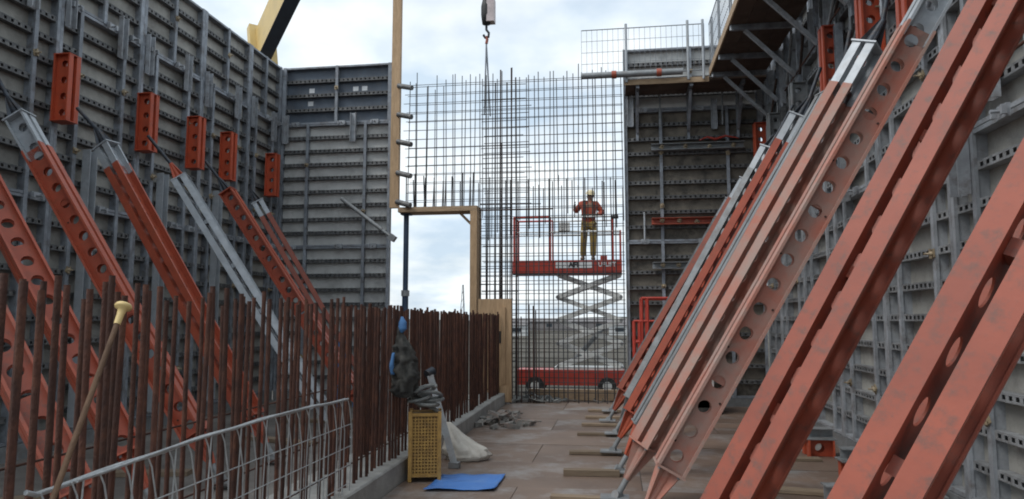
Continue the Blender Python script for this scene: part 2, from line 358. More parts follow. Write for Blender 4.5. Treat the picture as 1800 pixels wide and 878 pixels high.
RX = 2.85
wr = thing('formwork_wall', 'long grey steel formwork wall with a timber walkway hung along its top', 'formwork wall', (RX, EY - .02, 0), (0, 0, R(-90)))
redges = [0, 1.05, 2.70, 4.35, 6.0, 7.65, 9.3, 10.95, 12.6]
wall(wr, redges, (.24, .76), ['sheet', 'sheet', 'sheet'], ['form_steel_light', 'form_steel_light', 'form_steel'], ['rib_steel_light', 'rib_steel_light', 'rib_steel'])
MB().box(0, 12.6, .0, .2, -.03, .155).build('base_beam', 'galv_dull', wr)
for u, z0, z1, wdt in ((7.95, 2.66, 3.6, .16), (8.5, 3.3, 3.75, .12), (6.35, 2.2, 3.3, .14), (5.0, 3.1, 4.4, .12), (3.6, 3.0, 4.6, .14), (2.0, 3.2, 4.5, .12), (4.7, 5.0, 6.1, .14), (6.9, 5.1, 6.1, .12)):
    s = MB(); s.box(-wdt / 2, wdt / 2, -.014, -.003, z0, z1); s.box(-wdt / 2, -wdt / 2 + .01, -.1, -.0145, z0, z1); s.box(wdt / 2 - .01, wdt / 2, -.1, -.0145, z0, z1)
    s.build('strap_channel', 'form_steel_light', wr, (u, 0, 0))
rq = random.Random(21)
for k in range(26):
    u = rq.uniform(.6, 9.5); z0 = rq.uniform(4.2, 5.7); hh = rq.uniform(.35, 1.0); wdt = rq.choice((.05, .08, .11))
    s = MB(); s.box(-wdt / 2, wdt / 2, -.03, -.003, z0, z0 + hh)
    if wdt > .06: s.box(-wdt / 2, -wdt / 2 + .012, -.09, -.0305, z0, z0 + hh); s.box(wdt / 2 - .012, wdt / 2, -.09, -.0305, z0, z0 + hh)
    else: s.tube((0, -.05, z0 - .1), (0, -.05, z0 + hh), .02, n=6)
    s.build('hanging_bracket', rq.choice(('form_steel', 'form_steel_light', 'galv_dull', 'rib_steel')), wr, (u, -.012, 0))
for k in range(9):
    u = rq.uniform(1.0, 9.5); z0 = rq.uniform(4.3, 5.6); bar_between('diagonal_tie', (u, -.1, z0), (u + rq.uniform(.4, .9), -.12, z0 + rq.uniform(.3, .7)), .022, rq.choice(('galv_dull', 'form_steel', 'rust_dark')), wr)
bar_between('tie_rod', (7.9, -.06, 3.52), (9.6, -.06, 3.56), .012, 'rust', wr)
bar_between('tie_rod', (2.4, -.1, 5.35), (5.3, -.1, 5.45), .012, 'rust', wr)

wf = thing('formwork_wall', 'dark formwork end wall panel beside the scissor lift, under the mesh guardrail', 'formwork wall', (.2, EY, 0))
wall(wf, [0, 2.63], (.27, .76), ['sheet_warm', 'sheet_warm', 'sheet_pale'], ['form_steel'] * 3, ['rib_steel'] * 3)  # lower two tiers darker and browner than the top one
MB().box(0, 2.63, 0, .2, -.03, .155).build('base_beam', 'galv_dull', wf)
MB().box(-.012, .0, -.02, DEP + .1, .16, 7.12).build('stop_end_plate', 'galv_dull', wf)
for z, mm, x0, x1 in ((5.05, 'galv_dull', .52, 2.3), (3.57, 'orange', .5, 1.9), (2.70, 'galv_dull', .5, 1.8)):
    s = MB(); s.box(x0, x1, -.13, -.005, .055, .065); s.box(x0, x1, -.13, -.005, -.065, -.055); s.box(x0, x1, -.011, -.004, -.054, .054)
    wal = s.build('waler', mm, wf, (0, 0, z))
    for k in range(4): place(nut_mesh(), 'tie_nut', wal, (x0 + .2 + k * (x1 - x0 - .4) / 3, -.06, random.uniform(-.02, .02)), (0, random.uniform(0, 2), 0))
s = MB(); s.path([(1.45, -.08, 5.16), (1.6, -.1, 5.22), (1.75, -.09, 5.17), (1.95, -.1, 5.23), (2.2, -.07, 5.18)], [.012, .02, .03, .02, .01]); s.build('red_strap', 'lift_red', wf)
bar_between('hook_bar', (.36, -.08, 3.2), (.36, -.08, 3.75), .02, 'galv', wf)
for u in (.7, 1.25, 1.9, 2.2): bar_between('hanging_rod', (u, -.12, 5.45), (u, -.12, 6.1), .018, 'galv_dull', wf)

# ------------------------------------------------------------------ walkways with mesh guardrails
def guard(parent, p0, p1, posts, z0, z1, dx=.1, dz=.19, rr=.0045, mat_='steel_wire'):
    p0, p1 = Vector(p0), Vector(p1); d = (p1 - p0); L = d.length; d.normalize(); s = MB()
    k = int(L / dx)
    for i in range(k + 1): q = p0 + d * (i * L / k); s.tube(q + Vector((0, 0, z0)), q + Vector((0, 0, z1)), rr, n=4)
    k = int((z1 - z0) / dz)
    for i in range(k + 1):
        z = z0 + i * (z1 - z0) / k; s.tube(p0 + Vector((0, 0, z)), p1 + Vector((0, 0, z)), rr * (1.0 if 0 < i < k else 2.2), n=4)
    o = s.build('mesh_guard', mat_, parent); 
    for t in posts:
        q = p0 + d * t; bar_between('guard_post', q + Vector((0, 0, z0 - .18)) + Vector((d.y, -d.x, 0)) * .03, q + Vector((0, 0, z1 + .07)) + Vector((d.y, -d.x, 0)) * .03, .026, 'galv', parent)
    return o
wk = thing('walkway', 'timber walkway bracketed under the top of the propped wall, with mesh guardrail', 'walkway', (0, 0, 0))
y = 6.6; i = 0
while y < 13.3:
    L = 1.72
    for q in range(4):
        x0 = 1.80 + q * .245
        MB().box(x0, x0 + .238, y, min(y + L, 13.36), 6.205, 6.25).build('plank', 'board_brown', wk)
    y += L + .006; i += 1
for yb in (7.3, 8.55, 9.8, 11.05, 12.3, 13.2):
    s = MB(); s.obar((1.84, yb, 6.16), (2.84, yb, 6.16), .06, .085); s.obar((2.80, yb, 6.12), (2.80, yb, 5.2), .06, .06, (0, 1, 0))
    br = s.build('bracket', 'form_steel', wk)
    MB().obar((2.02, yb, 6.11), (2.74, yb, 5.36), .055, .055).build('brace', 'form_steel_light', br)
guard(wk, (1.79, 6.7, 0), (1.79, 13.36, 0), [.6, 1.85, 3.1, 4.35, 5.6, 6.5], 6.3, 7.2)
MB().box(1.772, 1.797, 6.6, 13.36, 6.2, 6.34).build('toe_board', 'timber_x', wk)
wk2 = thing('walkway', 'short timber walkway across the dark end wall panel, with mesh guardrail overhanging its edge', 'walkway', (0, 0, 0))
for q in range(3): MB().box(.22, 2.84, 13.40 + q * .262, 13.40 + q * .262 + .254, 6.14, 6.19).build('plank', 'board_brown', wk2)
MB().box(.2, 1.77, 13.372, 13.396, 6.10, 6.20).build('edge_board', 'timber_x', wk2)
for xb in (.45, 1.45, 2.4):
    s = MB(); s.obar((xb, 13.42, 6.09), (xb, 14.19, 6.09), .06, .085); s.obar((xb, 14.17, 6.04), (xb, 14.17, 5.2), .05, .05, (1, 0, 0))
    br = s.build('bracket', 'form_steel', wk2); MB().obar((xb, 13.6, 6.04), (xb, 14.13, 5.36), .05, .05).build('brace', 'form_steel', br)
guard(wk2, (-.61, 13.36, 0), (1.70, 13.36, 0), [.85, 2.0, 2.28], 6.32, 7.22)
for t_, off in ((wk, Vector((2.3, 10, 6.2))), (wk2, Vector((1.5, 13.8, 6.14)))):
    t_.location = off
    for c_ in t_.children: c_.location = c_.location - off
pt = thing('scaffold_tube', 'grey scaffold tube with orange couplers overhanging the mesh guardrail foot', 'scaffold tube', (-.62, 13.27, 6.28))
MB().tube((0, 0, 0), (1.9, 0, 0), .06, n=12).build('tube', 'galv_dull', pt)
for u in (.58, 1.42): MB().tube((u, 0, 0), (u + .09, 0, 0), .075, n=10).build('coupler', 'orange', pt)

# ------------------------------------------------------------------ raking props
SH, SB, SG = .225, .085, .05
def channel_mesh(L, m, sp=.205, hr=.052, h=SH, bw=SB):
    """one C channel lying along z: web at x=0 with round holes, flanges towards +x"""
    def f():
        b = MB(); t = .008; n = 16
        k = max(1, int(L / sp)); p = L / k
        for c in range(k):
            z0 = c * p; zc = z0 + p / 2
            for x, fl in ((0, False), (t, True)):
                # square corners and circle
                cs = [(x, -h / 2 + t, z0), (x, h / 2 - t, z0), (x, h / 2 - t, z0 + p), (x, -h / 2 + t, z0 + p)]
                ring = [(x, hr * math.cos(2 * math.pi * (q + .5) / n - math.pi * .75), zc + hr * math.sin(2 * math.pi * (q + .5) / n - math.pi * .75)) for q in range(n)]
                fs = []
                e = n // 4
                for s4 in range(4):
                    for q in range(e - 1):
                        i0 = s4 * e + q; fs.append((s4, 4 + (i0 + 1) % n, 4 + i0))
                    # face joining corner s4, next corner
                    i1 = s4 * e + e - 1
                    fs.append((s4, (s4 + 1) % 4, 4 + (i1 + 1) % n, 4 + i1))
                if fl: fs = [tuple(reversed(q)) for q in fs]
                b.add(cs + ring, fs)
            ra = [(xx, hr * math.cos(2 * math.pi * q / n), zc + hr * math.sin(2 * math.pi * q / n)) for xx in (0, t) for q in [g + .5 - n * .375 for g in range(n)]]
            b.add(ra, [(q, (q + 1) % n, n + (q + 1) % n, n + q) for q in range(n)], True)
        for s in (-1, 1):
            y0, y1 = (s * h / 2, s * (h / 2 - t)); b.box(0, bw, min(y0, y1), max(y0, y1), 0, L)
            y2 = s * (h / 2 - .022); b.box(bw - t, bw, min(y1, y2), max(y1, y2), .001, L - .001)
        return b.mesh('channel', m)
    return cached(('ch', round(L, 3), m, sp, hr, h, bw), f)
def frame(d, roll, toward=(0, -1, 0)):
    z = Vector(d).normalized(); x0 = Vector(toward); x0 = (x0 - z * x0.dot(z)).normalized(); y0 = z.cross(x0)
    x = x0 * math.cos(roll) + y0 * math.sin(roll); y = z.cross(x)
    return Matrix((x, y, z)).transposed()
ROT180 = Matrix.Rotation(math.pi, 3, 'Z')
def soldier(parent, z0, z1, m, k=1.0, name='channel'):
    for s, rot in ((1, Matrix.Identity(3)), (-1, ROT180)):
        place(channel_mesh(z1 - z0, m, h=SH * k, bw=SB * k), name, parent, (s * SG / 2, 0, z0), rot)
def fins(b, z0, z1, r0, r1):
    for a in range(4):
        m = Matrix.Rotation(math.pi / 4 + a * math.pi / 2, 4, 'Z')
        v = [m @ Vector(q) for q in ((0, -.006, z0), (r0, -.006, z0), (r1, -.006, z1), (0, -.006, z1), (0, .006, z0), (r0, .006, z0), (r1, .006, z1), (0, .006, z1))]
        b.add(v, [(0, 1, 2, 3), (7, 6, 5, 4), (0, 4, 5, 1), (1, 5, 6, 2), (2, 6, 7, 3)])
def prop(label, foot, ang, L, m, roll, wallx, wallz, group, top_galv=True, cone_m='jack_dark', foot_cone=None, s0=.58, galv_len=.36, plank=True, jack_m='galv_dull', side=1):
    foot = Vector(foot); d = Vector((math.cos(R(ang)), 0, math.sin(R(ang))))
    F = frame(d, R(roll)); t = thing('raking_prop', label, 'prop', foot, None, group)
    t.matrix_world = Matrix.Translation(foot) @ F.to_4x4()
    Lm = L - (galv_len if top_galv else 0)
    soldier(t, s0, Lm, m)
    if top_galv: soldier(t, Lm - .12, L, 'galv', .93, 'extension')
    # batten plates that hold the two channels together
    pm = cached(('bat', m), lambda: MB().box(-SG / 2 + .001, SG / 2 - .001, -.05, .05, -.03, .03).mesh('batten', m))
    for q in range(1, 5): place(pm, 'batten', t, (0, 0, s0 + (Lm - s0) * q / 5))
    W = SG / 2 + SB
    if roll < 12:       # small bolts along both edges of the holed face
        k_ = int((Lm - s0) / .41)
        bm_ = cached('edge_bolt', lambda: MB().tube((0, 0, 0), (-.008, 0, 0), .009, n=6).mesh('bolt', 'rust_dark'))
        for q in range(k_): place(bm_, 'bolt', t, (SG / 2 + .017, (.085 if q % 2 else -.07), s0 + .205 * (2 * q + 1)))
    def ep(z, mm, sgn):
        e = MB().box(-W - .008, W + .008, -SH / 2 - .008, SH / 2 + .008, min(z, z + .016 * sgn), max(z, z + .016 * sgn)).build('end_plate', mm, t)
        for x in (-.075, .075):
            for y in (-.08, .08): MB().tube((x, y, z + .016 * sgn), (x, y, z + .035 * sgn), .014, n=6).build('bolt', 'galv_dull', e)
    ep(s0 - .001, m, -1); ep(L + .001, 'galv' if top_galv else m, 1)
    b = MB(); fins(b, s0 - .018, s0 - .36, .12, .035); b.tube((0, 0, s0 - .02), (0, 0, s0 - .36), .05, .03, 8); b.build('foot_cone', foot_cone or m, t)
    MB().tube((0, 0, .07), (0, 0, s0 - .34), .028, n=8).build('jack_screw', jack_m, t)
    fb = MB(); fb.tube((0, -.045, .05), (0, .045, .05), .04, n=10); fb.build('foot_hinge', 'galv_dull', t)
    p = MB().box(-.13, .13, -.1, .1, -.016, 0).build('foot_plate', 'galv_dull', t); p.matrix_local = F.to_4x4().inverted() @ Matrix.Translation((0, 0, .035))
    b = MB(); fins(b, L + .018, L + .30, .11, .03); b.tube((0, 0, L + .02), (0, 0, L + .3), .06, .028, 8); b.build('head_cone', cone_m, t)
    # threaded jack from the head to the wall bracket
    inv = t.matrix_world.inverted(); e = inv @ Vector((wallx, foot.y, wallz))
    b = MB(); b.path([(0, 0, L + .28), Vector((0, 0, L + .28)).lerp(e, .5), e], .024, 8); b.build('jack_rod', 'jack_dark', t)
    return t
GL = 'raking props along the wall behind the starter bars'
GR = 'raking props along the wall with the walkway'
O90 = 90
prop('worn orange raking prop beside the mushroom-capped rod, cut off by the picture edge', (-3.28, 4.4, .02), 123, 4.45, 'orange_worn', 50, -6.82, 4.35, GL)
prop('orange raking prop with two oblique rails of round holes, behind the leaning rod', (-3.90, 5.75, .02), 123.4, 4.5, 'orange', 52, -6.82, 4.35, GL)
prop('orange raking prop with a face of round holes under a galvanised head', (-3.92, 6.8, .02), 123.9, 4.62, 'orange', 8, -6.82, 4.35, GL, galv_len=.42)
prop('bright orange raking prop with twin ridged rails and galvanised top, behind the starter bars', (-3.97, 8.0, .02), 122.3, 4.50, 'orange', 86, -6.82, 4.35, GL, galv_len=.3)
prop('galvanised silver raking prop between two orange ones, behind the starter bars', (-3.72, 9.4, .02), 124.8, 4.45, 'galv', 106, -6.82, 4.35, GL, top_galv=False, cone_m='bracket_orange')
prop('orange raking prop with a single face of holes, second from the pale end panel', (-3.80, 10.9, .02), 124.8, 4.55, 'orange', 5, -6.82, 4.3, GL, top_galv=False)
prop('orange twin-rail raking prop closest to the pale end panel', (-4.25, 12.4, .02), 122.3, 4.5, 'orange_worn', 112, -6.82, 4.3, GL, galv_len=.3)

prop('thick scuffed orange raking prop, first from the open end of the aisle', (.20, 2.4, .02), 60.6, 4.75, 'orange_worn', 54, 2.5, 4.62, GR)
prop('thick twin-rail orange raking prop, second from the open end of the aisle', (.15, 3.7, .02), 61.1, 4.75, 'orange_worn', 50, 2.5, 4.62, GR)
prop('dusty pink orange raking prop showing its face of large round holes', (.09, 5.7, .02), 60.0, 5.0, 'orange_dusty', 4, 2.55, 4.75, GR, galv_len=.55)
prop('dusty pink twin-rail raking prop with shiny galvanised top and black head', (-.045, 6.7, .02), 60.2, 4.72, 'orange_dusty', 50, 2.53, 4.75, GR, galv_len=.42)
prop('grey galvanised raking prop with a face of holes and orange foot cone', (-.03, 7.85, .02), 59.9, 4.6, 'galv_dull', 10, 2.53, 4.75, GR, top_galv=False, foot_cone='orange')
prop('plain orange raking prop between two grey ones, with silver top', (-.10, 9.0, .02), 60.2, 4.72, 'orange', 75, 2.53, 4.75, GR)
prop('grey galvanised twin-rail raking prop with bright top, beside the plain orange one', (-.07, 10.4, .02), 60.9, 4.62, 'galv_dull', 66, 2.53, 4.7, GR)
prop('dark red raking prop, second from the dark end wall panel', (-.18, 11.7, .02), 59.3, 4.45, 'orange_worn', 70, 2.53, 4.6, GR)
prop('thin looking raking prop half hidden behind the dark red one, next to the end wall', (-.16, 12.9, .02), 59.6, 4.3, 'galv_dull', 85, 2.53, 4.6, GR)

# upright holed brackets bolted on the walls
def bracket(label, x, y, z, L, m, group, roll=0):
    t = thing('wall_bracket', label, 'bracket', (x, y, z), (0, 0, 0), group)
    F = frame((0, 0, 1), R(roll)); t.matrix_world = Matrix.Translation((x, y, z)) @ F.to_4x4()
    for s, rot in ((1, Matrix.Identity(3)), (-1, ROT180)): place(channel_mesh(L, m, sp=.178, hr=.047, h=.23, bw=.07), 'channel', t, (s * .03, 0, 0), rot)
    for z_, s in ((0, -1), (L, 1)): MB().box(-.103, .103, -.118, .118, min(z_ + s * .001, z_ + s * .014), max(z_ + s * .001, z_ + s * .014)).build('end_plate', m, t)
    b = MB(); sx = 1 if x < 0 else -1
    b.tube((0, -.115 * sx, .17), (0, -.16 * sx, .17), .05, n=8); b.build('pivot_lug', 'galv_dull', t)
    return t
GB = 'holed brackets on the wall behind the starter bars'; GB2 = 'holed brackets on the wall with the walkway'
for y, lab in ((5.6, 'orange holed bracket on the long wall, first before the open end'), (8.02, 'orange holed bracket on the long wall, above the twin-rail bright orange prop'),
               (9.64, 'orange holed bracket on the long wall, above the galvanised silver prop'), (10.9, 'orange holed bracket on the long wall, third from the corner with the pale end panel'),
               (11.92, 'orange holed bracket on the long wall, second from the corner with the pale end panel'), (13.62, 'small orange holed bracket in the corner beside the pale end panel')):
    bracket(lab, LX + .13, y, 4.19, .86, 'bracket_orange', GB)
for y, m, lab in ((5.75, 'bracket_orange', 'orange holed bracket above the dusty prop with large holes'), (6.75, 'bracket_orange', 'orange holed bracket above the black prop head'), (7.85, 'bracket_orange', 'bright orange holed bracket beside the black prop head, below the walkway'),
                  (9.25, 'bracket_orange', 'bright orange holed bracket standing clear below the walkway braces'), (10.9, 'galv_dull', 'grey holed bracket below the walkway, next to the clear orange one'),
                  (12.5, 'galv_dull', 'pale grey holed bracket below the walkway, next to the corner'), (13.75, 'bracket_orange', 'small orange holed bracket at the corner of the dark end panel')):
    bracket(lab, RX - .12, y, 4.36, .98 if m == 'bracket_orange' else .8, m, GB2)

# feet on timber, stubs under the propped wall
for k, (y, x) in enumerate(((5.75, -.30), (6.72, -.34), (7.78, -.30), (9.0, -.32), (10.42, -.30), (11.35, -.28), (12.2, -.26), (13.1, -.25))):
    b = MB(); w2 = random.uniform(.05, .075); b.box(-.29, .30, -w2, w2, 0, .035 if k != 2 else .06); b.box(.302, .42, -.03, .03, .006, .03)
    tag(b.build('timber_packer', 'timber_dirty', None, (x, y, .006), (0, 0, R(random.uniform(-4, 4)))),
        ('timber packer on the floor at the foot of the ' + ('dusty prop with large holes', 'dusty twin-rail prop', 'grey prop with orange foot cone', 'plain orange prop', 'grey twin-rail prop', 'dark red prop', 'prop next to the end wall', 'last prop, beside the end wall')[k]), 'packer', 'timber packers at the prop feet')
for k, (x, y) in enumerate(((2.42, 11.0), (2.40, 9.3), (2.42, 7.9), (2.44, 6.5))):
    t = thing('jack_stub', 'orange jack stub with a round hole at the wall foot, ' + ('closest to the corner', 'beside a flat plank', 'by the short beam', 'behind the scuffed prop')[k], 'jack', (x, y, .006), None, 'jack stubs at the wall foot')
    for s, rot in ((1, Matrix.Identity(3)), (-1, ROT180)):
        F = frame((0, 0, 1), 0); place(channel_mesh(.2, 'bracket_orange', sp=.2, hr=.055, h=.3, bw=.1), 'body', t, (0, -s * .06, 0), F @ rot)
    MB().box(-.19, .19, -.14, .14, .202, .215).build('cap_plate', 'galv_dull', t)
    s = MB(); s.box(-.17, .17, -.09, .09, .216, .226); s.box(-.17, .17, -.09, .09, .32, .33); s.box(-.17, .17, -.01, .01, .2265, .3195); s.build('beam_end', 'galv_dull', t)
for x, y, z in ((2.0, 8.95, .006), (2.1, 10.6, .006), (1.75, 7.3, .006)):
    tag(MB().box(-.33, .33, -.08, .08, 0, .03).build('floor_plank', 'timber_dirty', None, (x, y, z), (0, 0, R(random.uniform(-12, 12)))), 'flat dirty plank on the floor beside an orange jack stub', 'plank', 'planks beside the jack stubs')
t = thing('steel_beam', 'short grey steel beam lying on the floor against the wall foot', 'beam', (2.35, 6.9, .006), (0, 0, R(4)))
s = MB(); s.box(-.55, .45, -.08, .08, 0, .012); s.box(-.55, .45, -.08, .08, .168, .18); s.box(-.55, .45, -.007, .007, .0125, .1675); s.build('profile', 'galv_dull', t)
t = thing('steel_beam', 'grey steel beam running along the wall foot beside the scuffed prop', 'beam', (2.62, 4.0, .006), (0, 0, R(90)))
s = MB(); s.box(-1.2, 2.2, -.08, .08, 0, .012); s.box(-1.2, 2.2, -.08, .08, .128, .14); s.box(-1.2, 2.2, -.007, .007, .0125, .1275); s.build('profile', 'galv_dull', t)

# ------------------------------------------------------------------ rusty starter bars on the kicker
sb = thing('starter_bar_row', 'dense double row of rusty upright starter bars along the concrete kerb', 'rebar', (-2.5, 0, .2))
y = 2.05; k = 0
while y < 14.05:
    for xr, ph in ((-2.33, 0), (-2.70, .055)):
        if random.random() < .04 and y < 6: continue
        yy = y + ph + random.uniform(-.03, .03); h = 1.80 - .006 * y + random.uniform(-.05, .06) * (1 if y < 6 else .45)
        lean = random.uniform(-.012, .012)
        bar_between('starter_bar', (xr + random.uniform(-.02, .02), yy, .19), (xr + lean + random.uniform(-.01, .01), yy + random.uniform(-.02, .02), h + .02), random.choice((.0145, .0145, .0155, .0135)), 'rust', sb, 8, (-2.5, 0, .2))
    if random.random() < .10: bar_between('starter_bar', (-2.30, y + .03, .19), (-2.30, y + .035, 1.80), .0145, 'rust', sb, 8, (-2.5, 0, .2))
    y += .132 if y < 6.6 else .10; k += 1
for x, z in ((-2.72, .52), (-2.72, .98), (-2.36, .36)): bar_between('lacing_bar', (x - .02, 2.0, z), (x - .02, 14.0, z + .01), .007, 'rust', sb, 6, (-2.5, 0, .2))

# bent rod with mushroom cap
rd = thing('capped_rod', 'light brown rod leaning on the starter bars with a cream mushroom cap', 'rod', (-2.2, 1.95, .01))
p0 = Vector((-2.12, 2.05, .02)); p1 = Vector((-2.20, 2.92, 1.70))
bar_between('rod', p0, p1, .012, 'rod_brown', rd, 8, rd.location)
dd = (p1 - p0).normalized(); F = frame(dd, 0)
MB().lathe([(.014, -.08), (.016, -.03), (.02, -.005), (.034, .0), (.038, .010), (.032, .02), (.014, .026)], 14).build('mushroom_cap', 'cap_yellow', rd, p1 - Vector(rd.location), F)

# galvanised mesh panel standing along the kerb
mp_ = thing('mesh_panel', 'galvanised wire mesh panel with folded top edge in front of the starter bars', 'mesh panel', (-2.25, 2.8, .215))
def topz(y): return .985 + .03 * math.sin((y - 2.9) / 2.8 * math.pi)
def P(y, z, dx=0): return (dx, y - 2.8, z - .215)
ys = [2.55 + i * .16 for i in range(21)]
MB().path([P(2.5, .99, .0)] + [P(y, topz(y) + .004 * math.sin(y * 9)) for y in ys] + [P(5.85, .97, -.03)], .011, 6).build('top_wire', 'wire_galv', mp_)
MB().path([P(2.7, .992, .05)] + [P(y, topz(y) + .008, .03 + .01 * math.sin(y * 5)) for y in ys[2:]], .008, 6).build('top_wire', 'wire_galv', mp_)
for i, y in enumerate(ys):
    z = topz(y)
    MB().path([P(y, z + .004, .02), P(y + .02, z - .05, .03), P(y + .07, z - .25, .035), P(y + .10, .45, .02), P(y + .11, .222, .01)], .0042, 5).build('wire', 'wire_galv', mp_)
    if i % 2: MB().path([P(y + .08, z, .01), P(y + .07, .6, -.0), P(y + .07, .222, -.0)], .0042, 5).build('wire', 'wire_galv', mp_)
for z in (.30, .45, .60, .78): MB().path([P(2.55, z, .03), P(4.2, z + .01, .035), P(5.85, z - .005, .02)], .0038, 5).build('wire', 'wire_galv', mp_)

# ------------------------------------------------------------------ rebar wall between the end panels
RY = 14.42
rw = thing('rebar_wall', 'tall open mesh of steel reinforcement standing between the two end panels', 'rebar', (-2.1, RY, 0))
og = rw.location.copy()
def vb(x, y, z0, z1, r, m='rebar_steel'): bar_between('vertical_bar', (x, y, z0), (x + random.uniform(-.03, .03), y, z1), r, m, rw, 6, og)
def hb(x0, x1, y, z, r, m='rebar_steel'): bar_between('horizontal_bar', (x0, y, z), (x1, y, z + random.uniform(-.012, .012)), r, m, rw, 5, og)
for li, (y, ph) in enumerate(((RY - .1, 0), (RY + .18, .09))):
    x = -4.36 + ph
    while x < .15:
        top = 6.72 + random.uniform(-.12, .22)
        if x < -2.9:
            vb(x, y, 3.96, 3.96 + random.uniform(.6, .75), .014)
            vb(x + .025, y + .02, 4.0, top, .010)
        else:
            vb(x, y, .0, 4.45 + random.uniform(-.1, .15), .0115)
            vb(x + .025, y + .02, 3.5 + random.uniform(-.2, .3), top, .010)
        x += .20 + random.uniform(-.02, .02)
    z = .2 + ph * .8
    while z < 6.75:
        x0 = -4.42 if z > 3.98 else -2.78
        hb(x0 + random.uniform(-.03, .05), .17, y + .013, z, .0065 if z > 4 else .0075)
        z += .195 + random.uniform(-.012, .012)
# dense column cage beside the doorway
for x, y, z1 in ((-2.62, RY - .16, 6.75), (-2.52, RY + .2, 6.7), (-2.36, RY - .16, 6.85), (-2.25, RY + .2, 6.7), (-2.10, RY - .16, 6.88), (-2.05, RY + .2, 6.8), (-2.30, RY - .14, 5.3)):
    vb(x, y, 0, z1, .017, 'rust_dark' if x > -2.4 else 'rebar_steel')
z = .35
while z < 6.6:
    e = -1.75 if z > 4.0 else -2.0
    hb(-2.72 + random.uniform(-.05, .05), e + random.uniform(-.12, .08), RY - .19, z, .0085, 'rebar_steel'); z += .105 if 3.8 < z < 5.2 else .155
hb(-2.75, -1.25, RY - .2, 3.88, .016, 'rust_dark'); hb(-2.75, -1.5, RY - .2, 4.0, .012)
for x in (-2.0, -1.9, -1.73, -1.66, -1.6, -1.45): vb(x, RY - .2, 0.0, random.uniform(1.7, 1.95), .013, 'rust_dark')

# doorway box-out, stop end timbers
dr = thing('doorway_frame', 'pale timber box-out frame of the doorway in the reinforcement, with corner brace', 'frame', (-3.6, 14.1, 0))
MB().box(-4.44, -2.78, 14.0, 14.5, 3.85, 3.95).build('header', 'timber_x', dr, (3.6, -14.1, 0))
MB().box(-2.92, -2.78, 14.0, 14.5, 0, 3.848).build('jamb', 'timber', dr, (3.6, -14.1, 0))
MB().obar((-3.16, 14.2, 3.82), (-2.94, 14.2, 3.6), .09, .05).build('brace', 'timber_x', dr, (3.6, -14.1, 0))
pst = thing('stop_end_plank', 'tall pale timber stop end plank rising above the doorway, with steel dowels', 'plank', (-4.55, 14.12, 3.86))
MB().box(-.09, .09, -.06, .06, .095, 5.6).build('plank', 'timber', pst)
for z in (2.64, 2.02, 1.44, .78, .17): MB().tube((.06, -.05, z + .05), (.40, -.2, z - .06), .055, n=8).build('dowel', 'rib_steel', pst)
sp = thing('steel_prop', 'dark blue steel prop standing in the doorway opening', 'prop', (-4.33, 14.25, -.02))
MB().tube((0, 0, 0), (0, 0, 2.2), .065, n=12).build('outer_tube', 'blue_prop', sp); MB().tube((0, 0, 2.2), (0, 0, 3.84), .055, n=12).build('inner_tube', 'blue_prop', sp)
MB().box(-.1, .1, -.1, .1, 3.84, 3.868).build('head_plate', 'blue_prop', sp); MB().tube((0, 0, 2.15), (0, 0, 2.27), .085, n=12).build('collar', 'galv_dull', sp)
st = thing('strut', 'small galvanised strut sloping across the pale end panel towards the doorway', 'strut', (-4.6, 13.9, 3.4))
MB().tube((-1.10, .2, .78), (-.1, -.1, .06), .042, n=10).build('tube', 'galv_dull', st); MB().tube((-.1, -.1, .06), (.12, -.166, -.10), .032, n=8).build('screw', 'galv_dull', st); MB().box(-.07, .07, -.06, .06, -.06, .06).build('end_fork', 'galv_dull', st, (.14, -.17, -.11), (0, R(36), 0))
tb = thing('timber_board', 'pale upright timber board closing the end of the starter bars, with a lifting slot', 'board', (-2.42, 14.06, 0))
MB().box(-.34, .34, -.03, .03, .03, 2.06).build('board', 'timber', tb); MB().box(.1, .16, -.04, -.031, 1.18, 1.42).build('slot_plate', 'black', tb); MB().box(.02, .3, -.075, -.031, .04, .36).build('cleat', 'timber', tb)
MB().box(.14, .22, -.06, -.031, .38, 1.9).build('batten', 'timber', tb)

# timbers, sheets and debris at the end of the aisle
tag(MB().box(-.98, .98, -.07, .07, 0, .21).build('timber_beam', 'timber_x', None, (-.85, 14.75, .02), (0, 0, R(1.0))), 'long pale timber beam lying across the end of the aisle below the scissor lift', 'timber')
def heap(name, n, sx, sy, sz, m, seed, parent=None, loc=(0, 0, 0)):
    rnd = random.Random(seed); b = MB()
    for i in range(n):
        x, y = rnd.gauss(0, sx), rnd.gauss(0, sy); z = max(0, sz * math.exp(-(x * x / (2 * sx * sx) + y * y / (2 * sy * sy))) * rnd.random())
        s = [rnd.uniform(.03, .12), rnd.uniform(.02, .07), rnd.uniform(.01, .035)]
        m4 = Matrix.Translation((x, y, z + .03)) @ Euler((rnd.uniform(-.5, .5), rnd.uniform(-.5, .5), rnd.uniform(0, 3.1))).to_matrix().to_4x4()
        b.box(-s[0], s[0], -s[1], s[1], -s[2], s[2], m4)
    for i in range(n // 6):
        x, y = rnd.gauss(0, sx), rnd.gauss(0, sy); a = rnd.uniform(0, 6.3)
        b.path([(x + q * .12 * math.cos(a + q * .3), y + q * .12 * math.sin(a + q * .3), .03 + sz * .5 * math.exp(-q * .4) + .02 * rnd.random()) for q in range(5)], .011, 5)
    o = b.build(name, m, parent, loc); o['kind'] = 'stuff'; return o
tag(heap('debris_heap', 46, .22, .28, .16, 'rubble', 3, None, (-1.86, 11.45, .006)), 'grey heap of scrap and cable at the kerb foot', 'debris')
tag(heap('debris_heap', 40, .25, .18, .14, 'cloth_grey', 5, None, (-1.75, 14.5, .006)), 'grey scrap heap at the foot of the upright timber board', 'debris')
